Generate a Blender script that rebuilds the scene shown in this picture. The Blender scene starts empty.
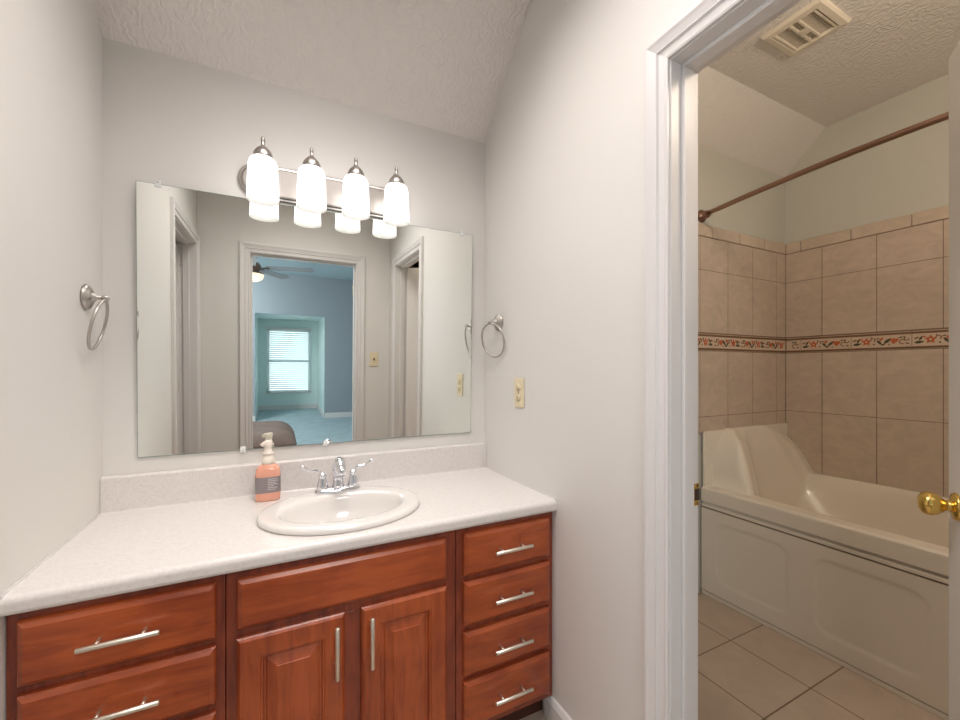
import bpy, bmesh, math, random
from mathutils import Vector, Matrix
random.seed(4)
S = bpy.context.scene
COL = S.collection
PI = math.pi

# ------------------------------------------------------------------ camera, light, exposure
D = 1.735            # camera distance from the mirror wall
CZ = 1.27
cam = bpy.data.cameras.new('camera'); co = bpy.data.objects.new('camera', cam); COL.objects.link(co)
co.location = (0, -D, CZ); co.rotation_euler = (PI/2, 0, -math.radians(26.62))
cam.sensor_width = 36; cam.sensor_fit = 'HORIZONTAL'; cam.lens = 409/960*36
cam.shift_y = 9/960; cam.clip_start = 0.02; cam.clip_end = 60
S.camera = co
S.view_settings.view_transform = 'Standard'; S.view_settings.look = 'None'
S.view_settings.exposure = 0.22; S.view_settings.gamma = 1.0
S.view_settings.use_curve_mapping = False

w = bpy.data.worlds.new('world'); S.world = w; w.use_nodes = True
bg = w.node_tree.nodes['Background']; bg.inputs[0].default_value = (0.72, 0.9, 1.0, 1); bg.inputs[1].default_value = 0.6

def area(name, loc, rot, sx, sy, power, color):
    l = bpy.data.lights.new(name, 'AREA'); l.shape = 'RECTANGLE'; l.size = sx; l.size_y = sy
    l.energy = power; l.color = color
    o = bpy.data.objects.new(name, l); o.location = loc; o.rotation_euler = rot; COL.objects.link(o); return o
area('fill_light_vanity_room', (0.2, -0.95, 2.74), (0, 0, 0), 0.75, 0.8, 13, (1.0, 0.93, 0.905)).data.spread = math.radians(128)  # added fill from overhead
_l = bpy.data.lights.new('ceiling_lamp_tub_room', 'POINT'); _l.energy = 22; _l.color = (1.0, 0.85, 0.68); _l.shadow_soft_size = 0.09
_o = bpy.data.objects.new('ceiling_lamp_tub_room', _l); _o.location = (1.55, -1.75, 2.42); COL.objects.link(_o)
area('fill_light_doorway', (0.35, -3.0, 2.6), (math.radians(38), 0, 0), 0.7, 0.5, 22, (1.0, 0.96, 0.93))  # added fill tilted at the doorway to even out the vanity side
area('daylight_bedroom_window', (0.29, -8.75, 1.15), (PI/2, 0, 0), 1.0, 1.5, 9, (0.92, 0.98, 1.0))
area('fill_light_bedroom_side', (-2.1, -4.2, 1.5), (PI/2, 0, -PI/2), 1.6, 1.4, 60, (0.93, 0.98, 1.0))  # added side wash for the bedroom; no window on this wall
SHADE_EMIT = 1.9
area('fill_light_alcove', (-1.3, -5.6, 2.70), (-0.75, 0.35, 0), 0.7, 0.7, 62, (0.92, 0.98, 1.0))  # added light turned at the alcove to brighten it, not a fixture

# ------------------------------------------------------------------ materials
def nodes(name):
    m = bpy.data.materials.new(name); m.use_nodes = True
    nt = m.node_tree; return m, nt, nt.nodes, nt.links, nt.nodes['Principled BSDF']
def setp(b, color=None, rough=None, metal=None, spec=None, coat=None, emit=None, es=None, trans=None):
    if color: b.inputs['Base Color'].default_value = (*color, 1)
    if rough is not None: b.inputs['Roughness'].default_value = rough
    if metal is not None: b.inputs['Metallic'].default_value = metal
    if spec is not None: b.inputs['Specular IOR Level'].default_value = spec
    if coat is not None: b.inputs['Coat Weight'].default_value = coat
    if emit: b.inputs['Emission Color'].default_value = (*emit, 1)
    if es is not None: b.inputs['Emission Strength'].default_value = es
    if trans is not None: b.inputs['Transmission Weight'].default_value = trans
def bump(nt, b, height, strength=0.2, dist=0.002):
    n = nt.nodes.new('ShaderNodeBump'); n.inputs['Strength'].default_value = strength; n.inputs['Distance'].default_value = dist
    nt.links.new(height, n.inputs['Height']); nt.links.new(n.outputs[0], b.inputs['Normal'])
def pos(nt, scale=(1,1,1), rot=(0,0,0)):
    g = nt.nodes.new('ShaderNodeNewGeometry'); mp = nt.nodes.new('ShaderNodeMapping')
    mp.inputs['Scale'].default_value = scale; mp.inputs['Rotation'].default_value = rot
    nt.links.new(g.outputs['Position'], mp.inputs[0]); return mp.outputs[0]
def noise(nt, vec, scale, detail=3, rough=0.5, dist=0.0):
    n = nt.nodes.new('ShaderNodeTexNoise'); n.inputs['Scale'].default_value = scale
    n.inputs['Detail'].default_value = detail; n.inputs['Roughness'].default_value = rough; n.inputs['Distortion'].default_value = dist
    nt.links.new(vec, n.inputs['Vector']); return n.outputs[0]
def ramp(nt, fac, stops):
    r = nt.nodes.new('ShaderNodeValToRGB'); cr = r.color_ramp
    while len(cr.elements) < len(stops): cr.elements.new(0.5)
    for e, (p, c) in zip(cr.elements, stops): e.position = p; e.color = (*c, 1) if len(c) == 3 else c
    nt.links.new(fac, r.inputs[0]); return r.outputs[0]

def plain(name, color, rough=0.5, metal=0, spec=0.5, var=0.0, **k):
    m, nt, N, L, b = nodes(name); setp(b, color, rough, metal, spec, **k)
    if var:
        f = noise(nt, pos(nt), 6, 3)
        lo = tuple(c*(1-var) for c in color); hi = tuple(min(1, c*(1+var)) for c in color)
        L.new(ramp(nt, f, [(0.3, lo), (0.7, hi)]), b.inputs['Base Color'])
    return m

def paint(name, color, rough=0.42, b_s=0.06):
    m, nt, N, L, b = nodes(name); setp(b, color, rough, 0, 0.4)
    f = noise(nt, pos(nt), 160, 2)
    bump(nt, b, f, b_s, 0.001)
    return m

WALL = paint('wall_paint', (0.755, 0.735, 0.70))
WHITE = paint('white_trim_paint', (0.74, 0.715, 0.70), 0.3, 0.02)
DOORW = paint('door_paint', (0.77, 0.74, 0.71), 0.35, 0.02)
TUBWALL = paint('tub_room_paint', (0.60, 0.585, 0.52))
BLUE = paint('bedroom_blue_paint', (0.33, 0.37, 0.40), 0.5)
CYAN = paint('alcove_daylight_tint', (0.72, 0.85, 0.835), 0.5)  # window daylight on the alcove walls is put into this pale aqua
CYANC = paint('bedroom_ceiling_paint', (0.50, 0.60, 0.64), 0.6)

def ceiling_mat():
    m, nt, N, L, b = nodes('knockdown_ceiling'); setp(b, (0.83, 0.785, 0.75), 0.75, 0, 0.25)
    v = pos(nt)
    wn = nt.nodes.new('ShaderNodeTexWave'); wn.inputs['Scale'].default_value = 9; wn.inputs['Distortion'].default_value = 14
    wn.inputs['Detail'].default_value = 3; wn.inputs['Detail Scale'].default_value = 2.5
    L.new(v, wn.inputs['Vector'])
    n1 = noise(nt, v, 34, 4, 0.6, 1.6)
    mx = nt.nodes.new('ShaderNodeMath'); mx.operation = 'MULTIPLY'
    L.new(wn.outputs['Fac'], mx.inputs[0]); L.new(n1, mx.inputs[1])
    bump(nt, b, mx.outputs[0], 0.6, 0.006)
    return m
CEIL = ceiling_mat()

def counter_mat():
    m, nt, N, L, b = nodes('speckled_laminate'); setp(b, None, 0.32, 0, 0.5)
    f = noise(nt, pos(nt), 120, 5, 0.7)
    L.new(ramp(nt, f, [(0.33, (0.67, 0.62, 0.59)), (0.5, (0.725, 0.69, 0.665)), (0.66, (0.75, 0.725, 0.70))]), b.inputs['Base Color'])
    return m
COUNTER = counter_mat()

def wood_mat(name, scale, light=(0.41, 0.085, 0.020), dark=(0.22, 0.033, 0.008)):
    m, nt, N, L, b = nodes(name); setp(b, None, 0.3, 0, 0.5, coat=0.25)
    b.inputs['Coat Roughness'].default_value = 0.2
    tc = pos(nt, scale)
    f = noise(nt, tc, 5.5, 6, 0.62, 0.7)
    g = noise(nt, pos(nt), 4.0, 3, 0.6, 0.4)
    a = nt.nodes.new('ShaderNodeMath'); a.operation = 'MULTIPLY_ADD'; a.inputs[1].default_value = 0.55; a.inputs[2].default_value = 0.0
    L.new(f, a.inputs[0])
    s = nt.nodes.new('ShaderNodeMath'); s.operation = 'MULTIPLY_ADD'; s.inputs[1].default_value = 0.45
    L.new(g, s.inputs[0]); L.new(a.outputs[0], s.inputs[2])
    mid = tuple((p+q)/2 for p, q in zip(light, dark))
    L.new(ramp(nt, s.outputs[0], [(0.34, dark), (0.46, mid), (0.56, light), (0.7, tuple(c*1.18 for c in light))]), b.inputs['Base Color'])
    return m
WOODX = wood_mat('cherry_wood_horizontal_grain', (1.0, 1.0, 7.0))
WOODZ = wood_mat('cherry_wood_vertical_grain', (7.0, 1.0, 1.0))
WOODF = wood_mat('cherry_wood_face_frame', (7.0, 1.0, 1.0), (0.27, 0.050, 0.018), (0.12, 0.018, 0.008))
KICK = plain('dark_toe_kick', (0.07, 0.02, 0.012), 0.6)

def metal(name, c, r):
    m, nt, N, L, b = nodes(name); setp(b, c, r, 1.0)
    f = noise(nt, pos(nt), 90, 2); bump(nt, b, f, 0.03, 0.0005); return m
NICKEL = metal('brushed_nickel', (0.50, 0.47, 0.44), 0.36)
PULL = metal('satin_nickel_pull', (0.80, 0.76, 0.66), 0.42)
CHROME = metal('chrome', (0.80, 0.81, 0.85), 0.07)
BRASS = metal('polished_brass', (0.85, 0.60, 0.18), 0.13)
HINGE = metal('aged_brass', (0.62, 0.45, 0.22), 0.3)
BRONZE = metal('brown_bronze', (0.33, 0.20, 0.145), 0.3)
SCREW = plain('screw_dark', (0.05, 0.03, 0.02), 0.5)
PORC = plain('sink_porcelain', (0.76, 0.73, 0.70), 0.12, spec=0.6, coat=0.3)
TUB = plain('tub_acrylic', (0.80, 0.72, 0.61), 0.27, spec=0.5, coat=0.2)
ALMOND = plain('almond_plastic', (0.78, 0.68, 0.47), 0.35)
ALMONDD = plain('almond_socket_slots', (0.22, 0.17, 0.10), 0.5)
MIRROR = plain('mirror_silver', (0.92, 0.95, 0.92), 0.0, 1.0)
MEDGE = plain('mirror_glass_edge', (0.25, 0.32, 0.30), 0.15)
CLIP = plain('clear_plastic_clip', (0.80, 0.83, 0.82), 0.12, spec=0.6)
VENTW = plain('vent_plastic', (0.78, 0.70, 0.58), 0.4)
VENTD = plain('vent_dark_slots', (0.12, 0.08, 0.05), 0.8)
CARPET = plain('bedroom_carpet', (0.42, 0.52, 0.56), 0.95, var=0.1)
BEDC = plain('bedspread_fabric', (0.20, 0.145, 0.125), 0.9, var=0.15)
GLASS = plain('window_glass', (0.95, 1, 1), 0.0, trans=1.0)
FANM = plain('fan_blade_finish', (0.30, 0.30, 0.31), 0.5)

def shade_mat():
    m, nt, N, L, b = nodes('frosted_glass_shade'); setp(b, (0.9, 0.89, 0.88), 0.4, 0, 0.5, emit=(1.0, 0.96, 0.93), es=SHADE_EMIT)
    return m
SHADE = shade_mat()
SHADEIN = plain('frosted_glass_inside', (0.86, 0.85, 0.83), 0.5, emit=(1, 0.97, 0.94), es=0.3)
BULB = plain('bulb_glow', (0.9, 0.9, 0.9), 0.4, emit=(1, 0.95, 0.9), es=10.0)
FANL = plain('fan_light_glass', (0.9, 0.8, 0.6), 0.3, emit=(1.0, 0.83, 0.55), es=1.1)
def soap_mat():
    m, nt, N, L, b = nodes('peach_soap_plastic'); setp(b, (0.80, 0.40, 0.29), 0.15, 0, 0.5)
    b.inputs['Subsurface Weight'].default_value = 0.4; b.inputs['Subsurface Radius'].default_value = (0.03, 0.012, 0.008)
    b.inputs['Subsurface Scale'].default_value = 0.5
    return m
SOAP = soap_mat()
LABEL = plain('soap_label_grey', (0.26, 0.22, 0.225), 0.5)
PRINT = plain('soap_label_print', (0.62, 0.58, 0.58), 0.5)
PUMP = plain('cream_pump_plastic', (0.84, 0.76, 0.66), 0.3, spec=0.5)
def blind_mat():
    m, nt, N, L, b = nodes('white_blind_slat'); setp(b, (0.9, 0.93, 0.93), 0.5)
    t = N.new('ShaderNodeBsdfTranslucent'); t.inputs[0].default_value = (0.9, 0.97, 0.98, 1)
    mx = N.new('ShaderNodeMixShader'); mx.inputs[0].default_value = 0.6
    L.new(b.outputs[0], mx.inputs[1]); L.new(t.outputs[0], mx.inputs[2]); L.new(mx.outputs[0], N['Material Output'].inputs[0])
    return m
BLIND = blind_mat()

def tile_mat(name, base):
    m, nt, N, L, b = nodes(name); setp(b, None, 0.38, 0, 0.45)
    f = noise(nt, pos(nt, (1, 1, 1.4), (0.3, 0.4, 0)), 9, 6, 0.65, 1.2)
    lo = tuple(c*0.86 for c in base); hi = tuple(min(1, c*1.08) for c in base)
    g = nt.nodes.new('ShaderNodeNewGeometry')
    L.new(ramp(nt, f, [(0.3, lo), (0.55, base), (0.72, hi)]), b.inputs['Base Color'])
    return m
TILE = tile_mat('beige_wall_tile', (0.60, 0.485, 0.39))
TRIMT = tile_mat('bullnose_tile', (0.63, 0.51, 0.40))
GROUT = plain('brown_grout', (0.24, 0.165, 0.115), 0.85)
BORD = plain('border_tile_cream', (0.66, 0.52, 0.39), 0.4)
BLINE = plain('border_brown_line', (0.20, 0.105, 0.06), 0.5)
FLOW = plain('border_flower_orange', (0.55, 0.13, 0.05), 0.5)
LEAF = plain('border_leaf_dark', (0.09, 0.08, 0.045), 0.5)
VINE = plain('border_vine_brown', (0.26, 0.12, 0.06), 0.5)

def floor_mat():
    m, nt, N, L, b = nodes('beige_floor_tile'); setp(b, None, 0.35, 0, 0.45)
    g = N.new('ShaderNodeNewGeometry'); sp = N.new('ShaderNodeSeparateXYZ'); L.new(g.outputs['Position'], sp.inputs[0])
    def line(sock, off, period, wdt):
        a = N.new('ShaderNodeMath'); a.operation = 'SUBTRACT'; a.inputs[1].default_value = off; L.new(sock, a.inputs[0])
        d = N.new('ShaderNodeMath'); d.operation = 'PINGPONG'; d.inputs[1].default_value = period/2; L.new(a.outputs[0], d.inputs[0])
        c = N.new('ShaderNodeMath'); c.operation = 'LESS_THAN'; c.inputs[1].default_value = wdt; L.new(d.outputs[0], c.inputs[0]); return c.outputs[0]
    lx = line(sp.outputs[0], 1.588, 0.317, 0.0028); ly = line(sp.outputs[1], -0.549, 0.321, 0.0028)
    mx = N.new('ShaderNodeMath'); mx.operation = 'MAXIMUM'; L.new(lx, mx.inputs[0]); L.new(ly, mx.inputs[1])
    f = noise(nt, pos(nt), 7, 5, 0.6, 0.8)
    c = ramp(nt, f, [(0.3, (0.47, 0.37, 0.29)), (0.7, (0.55, 0.44, 0.35))])
    mix = N.new('ShaderNodeMix'); mix.data_type = 'RGBA'; L.new(mx.outputs[0], mix.inputs['Factor'])
    L.new(c, mix.inputs['A']); mix.inputs['B'].default_value = (0.20, 0.13, 0.08, 1)
    L.new(mix.outputs['Result'], b.inputs['Base Color'])
    inv = N.new('ShaderNodeMath'); inv.operation = 'SUBTRACT'; inv.inputs[0].default_value = 1; L.new(mx.outputs[0], inv.inputs[1])
    bump(nt, b, inv.outputs[0], 0.5, 0.002)
    return m
FLOOR = floor_mat()

# ------------------------------------------------------------------ mesh helpers
class MB:
    def __init__(self): self.bm = bmesh.new(); self.mats = []
    def mi(self, m):
        if m not in self.mats: self.mats.append(m)
        return self.mats.index(m)
    def face(self, vs, m, smooth=False):
        try: f = self.bm.faces.new(vs)
        except ValueError: return None
        f.material_index = self.mi(m); f.smooth = smooth; return f
    def box(self, x0, x1, y0, y1, z0, z1, m, bev=0.0, seg=2):
        v = [self.bm.verts.new(p) for p in [(x0,y0,z0),(x1,y0,z0),(x1,y1,z0),(x0,y1,z0),(x0,y0,z1),(x1,y0,z1),(x1,y1,z1),(x0,y1,z1)]]
        fs = [self.face([v[i] for i in q], m) for q in [(3,2,1,0),(4,5,6,7),(0,1,5,4),(1,2,6,5),(2,3,7,6),(3,0,4,7)]]
        if bev:
            es = list({e for f in fs for e in f.edges})
            r = bmesh.ops.bevel(self.bm, geom=es, offset=bev, segments=seg, affect='EDGES', profile=0.5)
            for f in r['faces']: f.material_index = self.mi(m); f.smooth = True
        return self
    def prism(self, pts, axis, a, b, m, smooth=False):
        """extrude a closed 2D outline along an axis from a to b"""
        def P(p, t):
            return {'x': (t, p[0], p[1]), 'y': (p[0], t, p[1]), 'z': (p[0], p[1], t)}[axis]
        A = [self.bm.verts.new(P(p, a)) for p in pts]; B = [self.bm.verts.new(P(p, b)) for p in pts]
        n = len(pts)
        self.face(A[::-1], m); self.face(B, m)
        for i in range(n): self.face([A[i], A[(i+1)%n], B[(i+1)%n], B[i]], m, smooth)
        return self
    def rings(self, rings, m, cap0=True, cap1=True, smooth=True, closed=True):
        R = [[self.bm.verts.new(p) for p in r] for r in rings]
        n = len(R[0])
        for a, b in zip(R, R[1:]):
            for i in range(n if closed else n-1): self.face([a[i], a[(i+1)%n], b[(i+1)%n], b[i]], m, smooth)
        if cap0: self.face(R[0][::-1], m, smooth)
        if cap1: self.face(R[-1], m, smooth)
        return self
    def lathe(self, prof, m, c=(0,0,0), axis=(0,0,1), n=32, cap0=True, cap1=True, smooth=True, sx=1, sy=1):
        ax = Vector(axis).normalized(); q = Vector((0,0,1)).rotation_difference(ax)
        rs = [[tuple(Vector(c) + q @ Vector((r*sx*math.cos(2*PI*i/n), r*sy*math.sin(2*PI*i/n), h))) for i in range(n)] for r, h in prof]
        return self.rings(rs, m, cap0, cap1, smooth)
    def tube(self, pts, r, m, n=12, closed=False, radii=None, smooth=True):
        P = [Vector(p) for p in pts]; k = len(P); rs = []
        up = None
        for i in range(k):
            if closed: t = (P[(i+1)%k] - P[i-1]).normalized()
            else: t = (P[min(i+1, k-1)] - P[max(i-1, 0)]).normalized()
            if up is None:
                up = Vector((0,0,1)) if abs(t.z) < 0.9 else Vector((0,1,0))
            a = t.cross(up).normalized(); b = a.cross(t).normalized(); up = b
            rr = radii[i] if radii else r
            rs.append([tuple(P[i] + rr*(math.cos(2*PI*j/n)*a + math.sin(2*PI*j/n)*b)) for j in range(n)])
        if closed:
            R = [[self.bm.verts.new(p) for p in r_] for r_ in rs]
            for i in range(k):
                a, b = R[i], R[(i+1)%k]
                for j in range(n): self.face([a[j], a[(j+1)%n], b[(j+1)%n], b[j]], m, smooth)
            return self
        return self.rings(rs, m, smooth=smooth)
    def nested(self, x0, x1, z0, z1, prof, m, axis='y'):
        """rectangular panel: profile of (inset, y) from back rim to centre"""
        rs = [[(x0+i, y, z0+i), (x1-i, y, z0+i), (x1-i, y, z1-i), (x0+i, y, z1-i)] for i, y in prof]
        return self.rings(rs, m, True, True, smooth=False)
    def build(self, name, parent=None, **tags):
        bmesh.ops.remove_doubles(self.bm, verts=self.bm.verts, dist=1e-6)
        bmesh.ops.recalc_face_normals(self.bm, faces=self.bm.faces)
        if parent is not None:
            off = world_loc(parent); bmesh.ops.translate(self.bm, verts=self.bm.verts, vec=-off)
        me = bpy.data.meshes.new(name); self.bm.to_mesh(me); self.bm.free()
        for m in self.mats: me.materials.append(m)
        o = bpy.data.objects.new(name, me); COL.objects.link(o)
        if parent is not None: o.parent = parent
        for k, v in tags.items(): o[k] = v
        return o
def world_loc(o):
    v = Vector((0,0,0))
    while o is not None: v += o.location; o = o.parent
    return v
def rotate(mb, ang, axis, c):
    bmesh.ops.rotate(mb.bm, verts=mb.bm.verts, cent=c, matrix=Matrix.Rotation(ang, 3, axis)); return mb
def thing(name, loc, label, cat, group=None):
    o = bpy.data.objects.new(name, None); o.empty_display_size = 0.05; o.location = loc; COL.objects.link(o)
    o['label'] = label; o['category'] = cat
    if group: o['group'] = group
    return o
def struct(mb, name, label=None):
    o = mb.build(name); o['kind'] = 'structure'
    if label: o['label'] = label
    return o
def sgroup(name, loc, label=None):
    o = bpy.data.objects.new(name, None); o.empty_display_size = 0.05; o.location = loc; COL.objects.link(o)
    o['kind'] = 'structure'
    if label: o['label'] = label
    return o

# ------------------------------------------------------------------ shell
XL, XR, TH = -0.501, 0.895, 0.100
YF = -1.87                         # wall opposite the mirror
YT = -0.212; XT = 3.03; YTE = -2.05   # tub room
HB = 2.347; K = 0.93; HC = 2.757; YC = -(HC-HB)/K
DH_R, DH = 2.068, 2.09             # door heads

m = MB(); m.box(XL-0.12, XR+TH, 0, 0.12, -0.05, HB+0.3, WALL); struct(m, 'wall_back', 'pale grey-green wall behind the vanity mirror')
# left wall with doorway y -1.80 .. -1.07
LY0, LY1 = -1.80, -1.07
m = MB(); m.box(XL-TH, XL, LY1, 0, -0.05, HC, WALL).box(XL-TH, XL, LY0, LY1, DH, HC, WALL).box(XL-TH, XL, YF-TH, LY0, -0.05, HC, WALL)
struct(m, 'wall_left', 'smooth off-white wall left of the vanity')
RY0, RY1 = -1.668, -1.011
m = MB(); m.box(XR, XR+TH, RY1, 0, -0.05, HC, WALL).box(XR, XR+TH, RY0, RY1, DH_R, HC, WALL).box(XR, XR+TH, YF, RY0, -0.05, HC, WALL)
struct(m, 'wall_right', 'smooth off-white wall between the vanity and the tub room doorway')
FX0, FX1 = -0.184, 0.627
m = MB(); m.box(XL, FX0, YF-TH, YF, -0.05, HC, WALL).box(FX0, FX1, YF-TH, YF, DH, HC, WALL).box(FX1, XR+TH, YF-TH, YF, -0.05, HC, WALL)
struct(m, 'wall_front', 'pale wall with the bedroom doorway, seen in the mirror')
# tub room walls
m = MB(); m.box(XR+TH, XT+0.12, YT, YT+0.12, -0.05, HC, TUBWALL); struct(m, 'wall_tub_back', 'wall at the head end of the bathtub')
m = MB(); m.box(XT, XT+0.12, YTE, YT, -0.05, HC, TUBWALL); struct(m, 'wall_tub_right', 'wall along the long side of the bathtub')
m = MB(); m.box(XR+TH, XT+0.12, YTE-0.12, YTE, -0.05, HC, TUBWALL); m.box(XR, XR+TH, YTE-0.12, YF-TH, -0.05, HC, TUBWALL); struct(m, 'wall_tub_front')
# ceiling: slopes up from the mirror wall then level
def ceil_prof(y0, y1):
    return [(y1, HB - K*y1), (YC, HC), (y0, HC), (y0, HC+0.1), (YC, HC+0.1), (y1, HB - K*y1 + 0.1)]
m = MB(); m.prism(ceil_prof(YF-TH, 0.12), 'x', XL-TH, XR+TH/2, CEIL); struct(m, 'ceiling_vanity', 'textured plaster ceiling sloping up from the mirror wall')
m = MB(); m.prism(ceil_prof(YTE-0.12, YT+0.12), 'x', XR+TH/2, XT+0.12, CEIL); struct(m, 'ceiling_tub', 'textured plaster ceiling over the bathtub')
m = MB(); m.box(XL-TH, XT+0.12, YTE-0.12, 0.12, -0.06, 0, FLOOR); struct(m, 'floor', 'beige square floor tiles with brown grout')
# small closet behind the left doorway
m = MB(); m.box(XL-1.2, XL-TH, LY1+0.25, LY1+0.35, 0, HC, WALL).box(XL-1.2, XL-TH, LY0-0.16, LY0-0.06, 0, HC, WALL).box(XL-1.3, XL-1.2, LY0-0.16, LY1+0.35, 0, HC, WALL)
m.box(XL-1.3, XL-TH, LY0-0.16, LY1+0.35, -0.06, 0, FLOOR).box(XL-1.3, XL-TH, LY0-0.16, LY1+0.35, HC, HC+0.06, WALL); struct(m, 'wall_closet')
# bedroom
BX0, BX1, BY1, BY0 = -2.3, 1.75, YF-TH, -6.95
BH = 2.78
AX0, AX1, AY, AH = -0.33, 0.885, -8.5, 2.02
m = MB(); m.box(BX0-0.1, BX0, BY0-0.1, BY1, 0, BH, BLUE); struct(m, 'wall_bedroom_left')
m = MB(); m.box(BX1, BX1+0.1, BY0-0.1, BY1, 0, BH, BLUE); struct(m, 'wall_bedroom_right')
m = MB(); m.box(BX0, XL-TH, BY1, BY1+0.06, 0, BH, BLUE); m.box(XR+TH, BX1, BY1-0.2, BY1-0.08, 0, BH, BLUE); struct(m, 'wall_bedroom_front')
m = MB(); m.box(BX0, AX0, BY0-0.1, BY0, 0, BH, BLUE).box(AX1, BX1, BY0-0.1, BY0, 0, BH, BLUE).box(AX0, AX1, BY0-0.1, BY0, AH, BH, BLUE); struct(m, 'wall_bedroom_back', 'blue-grey bedroom wall around the window alcove, seen in the mirror')
m = MB(); m.box(BX0-0.1, BX1+0.1, BY0-0.1, BY1, BH, BH+0.1, CYANC); struct(m, 'ceiling_bedroom')
m = MB(); m.box(BX0-0.1, BX1+0.1, AY-0.2, BY1, -0.06, 0, CARPET); struct(m, 'floor_bedroom', 'pale blue-grey bedroom carpet, seen in the mirror')
WX0, WX1, WZ0, WZ1 = -0.16, 0.74, 0.38, 1.82
m = MB()
m.box(AX0-0.1, AX0, AY-0.1, BY0-0.1, 0, AH+0.1, CYAN).box(AX1, AX1+0.1, AY-0.1, BY0-0.1, 0, AH+0.1, CYAN).box(AX0, AX1, AY-0.1, BY0-0.1, AH, AH+0.1, CYAN)
m.box(AX0, WX0, AY-0.1, AY, 0, AH, CYAN).box(WX1, AX1, AY-0.1, AY, 0, AH, CYAN).box(WX0, WX1, AY-0.1, AY, 0, WZ0, CYAN).box(WX0, WX1, AY-0.1, AY, WZ1, AH, CYAN)
struct(m, 'wall_alcove', 'window alcove in the bedroom with its bright daylight put into the wall colour, seen in the mirror')
g = sgroup('window_1', ((WX0+WX1)/2, AY-0.05, WZ0))
m = MB()
for a in [(WX0, WX0+0.05, WZ0, WZ1), (WX1-0.05, WX1, WZ0, WZ1), (WX0, WX1, WZ0, WZ0+0.05), (WX0, WX1, WZ1-0.05, WZ1), (WX0, WX1, 1.08, 1.12)]:
    m.box(a[0], a[1], AY-0.09, AY-0.04, a[2], a[3], WHITE)
m.build('window_frame', g)
m = MB(); m.box(WX0+0.05, WX1-0.05, AY-0.068, AY-0.064, WZ0+0.05, 1.08, GLASS); m.box(WX0+0.05, WX1-0.05, AY-0.068, AY-0.064, 1.12, WZ1-0.05, GLASS); m.build('window_pane', g)
m = MB(); m.box(AX0, AX1, AY, AY+0.015, 0, 0.1, WHITE).box(AX0, AX0+0.015, AY+0.015, BY0-0.1, 0, 0.1, WHITE).box(AX1-0.015, AX1, AY+0.015, BY0-0.1, 0, 0.1, WHITE)
m.box(AX1, BX1, BY0, BY0+0.015, 0, 0.1, WHITE).box(BX0, AX0, BY0, BY0+0.015, 0, 0.1, WHITE); struct(m, 'baseboard_bedroom')
t = thing('window_blind', ((WX0+WX1)/2, AY, WZ0), 'white horizontal slatted blind covering the bedroom window, seen in the mirror', 'window blind')
m = MB()
zs = WZ0+0.05
while zs < WZ1-0.04:
    m.prism([(AY+0.008, zs-0.017), (AY+0.010, zs-0.018), (AY+0.034, zs+0.017), (AY+0.032, zs+0.018)], 'x', WX0-0.01, WX1+0.01, BLIND); zs += 0.046
m.build('slats', t)
m = MB(); m.box(WX0-0.015, WX1+0.015, AY+0.002, AY+0.045, WZ1-0.03, WZ1+0.02, WHITE, 0.003); m.build('headrail', t)
m = MB(); m.box(WX0-0.012, WX1+0.012, AY+0.006, AY+0.036, WZ0-0.01, WZ0+0.012, WHITE, 0.003); m.build('bottom_rail', t)

# ------------------------------------------------------------------ door casings (mitred, moulded)
CP = [(0.0, 0.0), (0.0, 0.010), (0.006, 0.012), (0.010, 0.009), (0.026, 0.011), (0.030, 0.016), (0.034, 0.013), (0.050, 0.017), (0.058, 0.020), (0.066, 0.020), (0.070, 0.015), (0.070, 0.0)]
def casing(a0, a1, zt, plane, base, sgn):
    """moulded casing round an opening a0..a1 up to zt; plane 'x' or 'y' at base, facing sgn"""
    m = MB(); rv = 0.004
    def P(a, h, z):
        return (base+sgn*h, a, z) if plane == 'x' else (a, base+sgn*h, z)
    rings = [[P(a0-rv-o, h, 0) for o, h in CP], [P(a0-rv-o, h, zt+rv+o) for o, h in CP], [P(a1+rv+o, h, zt+rv+o) for o, h in CP], [P(a1+rv+o, h, 0) for o, h in CP]]
    m.rings(rings, WHITE, smooth=False); return m
def jamb(a0, a1, zt, plane, b0, b1, stop, thick=0.018):
    """jamb lining through the wall b0..b1 with a door stop"""
    m = MB()
    def bx(a, b, c, d, z0, z1, bev=0.0):
        if plane == 'x': m.box(c, d, a, b, z0, z1, WHITE, bev)
        else: m.box(a, b, c, d, z0, z1, WHITE, bev)
    bx(a0-thick, a0, b0, b1, 0, zt); bx(a1, a1+thick, b0, b1, 0, zt); bx(a0-thick, a1+thick, b0, b1, zt, zt+thick)
    s0, s1 = stop
    bx(a0, a0+0.011, s0, s1, 0, zt-0.011, 0.002); bx(a1-0.011, a1, s0, s1, 0, zt-0.011, 0.002); bx(a0, a1, s0, s1, zt-0.011, zt, 0.002)
    return m
# openings are cut in the walls at full size; the lining sits inside
def doorway(n, a0, a1, zt, plane, wall0, wall1, face, sgn, stop, label):
    th = 0.018
    g = sgroup('trim_%d' % n, (face if plane == 'x' else (a0+a1)/2, (a0+a1)/2 if plane == 'x' else face, 0), label)
    jamb(a0+th, a1-th, zt-th, plane, wall0-0.001, wall1+0.001, stop).build('door_jamb', g)
    casing(a0+th, a1-th, zt-th, plane, face, sgn).build('door_casing', g)
    return g
gR = doorway(1, RY0, RY1+0.0, DH_R, 'x', XR, XR+TH, XR, -1, (XR+0.035, XR+0.072), 'white moulded casing of the tub room doorway')
gL = doorway(2, LY0, LY1, DH, 'x', XL-TH, XL, XL, 1, (XL-0.072, XL-0.035), 'white moulded casing of the closet doorway, seen in the mirror')
gF = doorway(3, FX0, FX1, DH, 'y', YF-TH, YF, YF, 1, (YF-0.072, YF-0.035), 'white moulded casing of the bedroom doorway, seen in the mirror')
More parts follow.
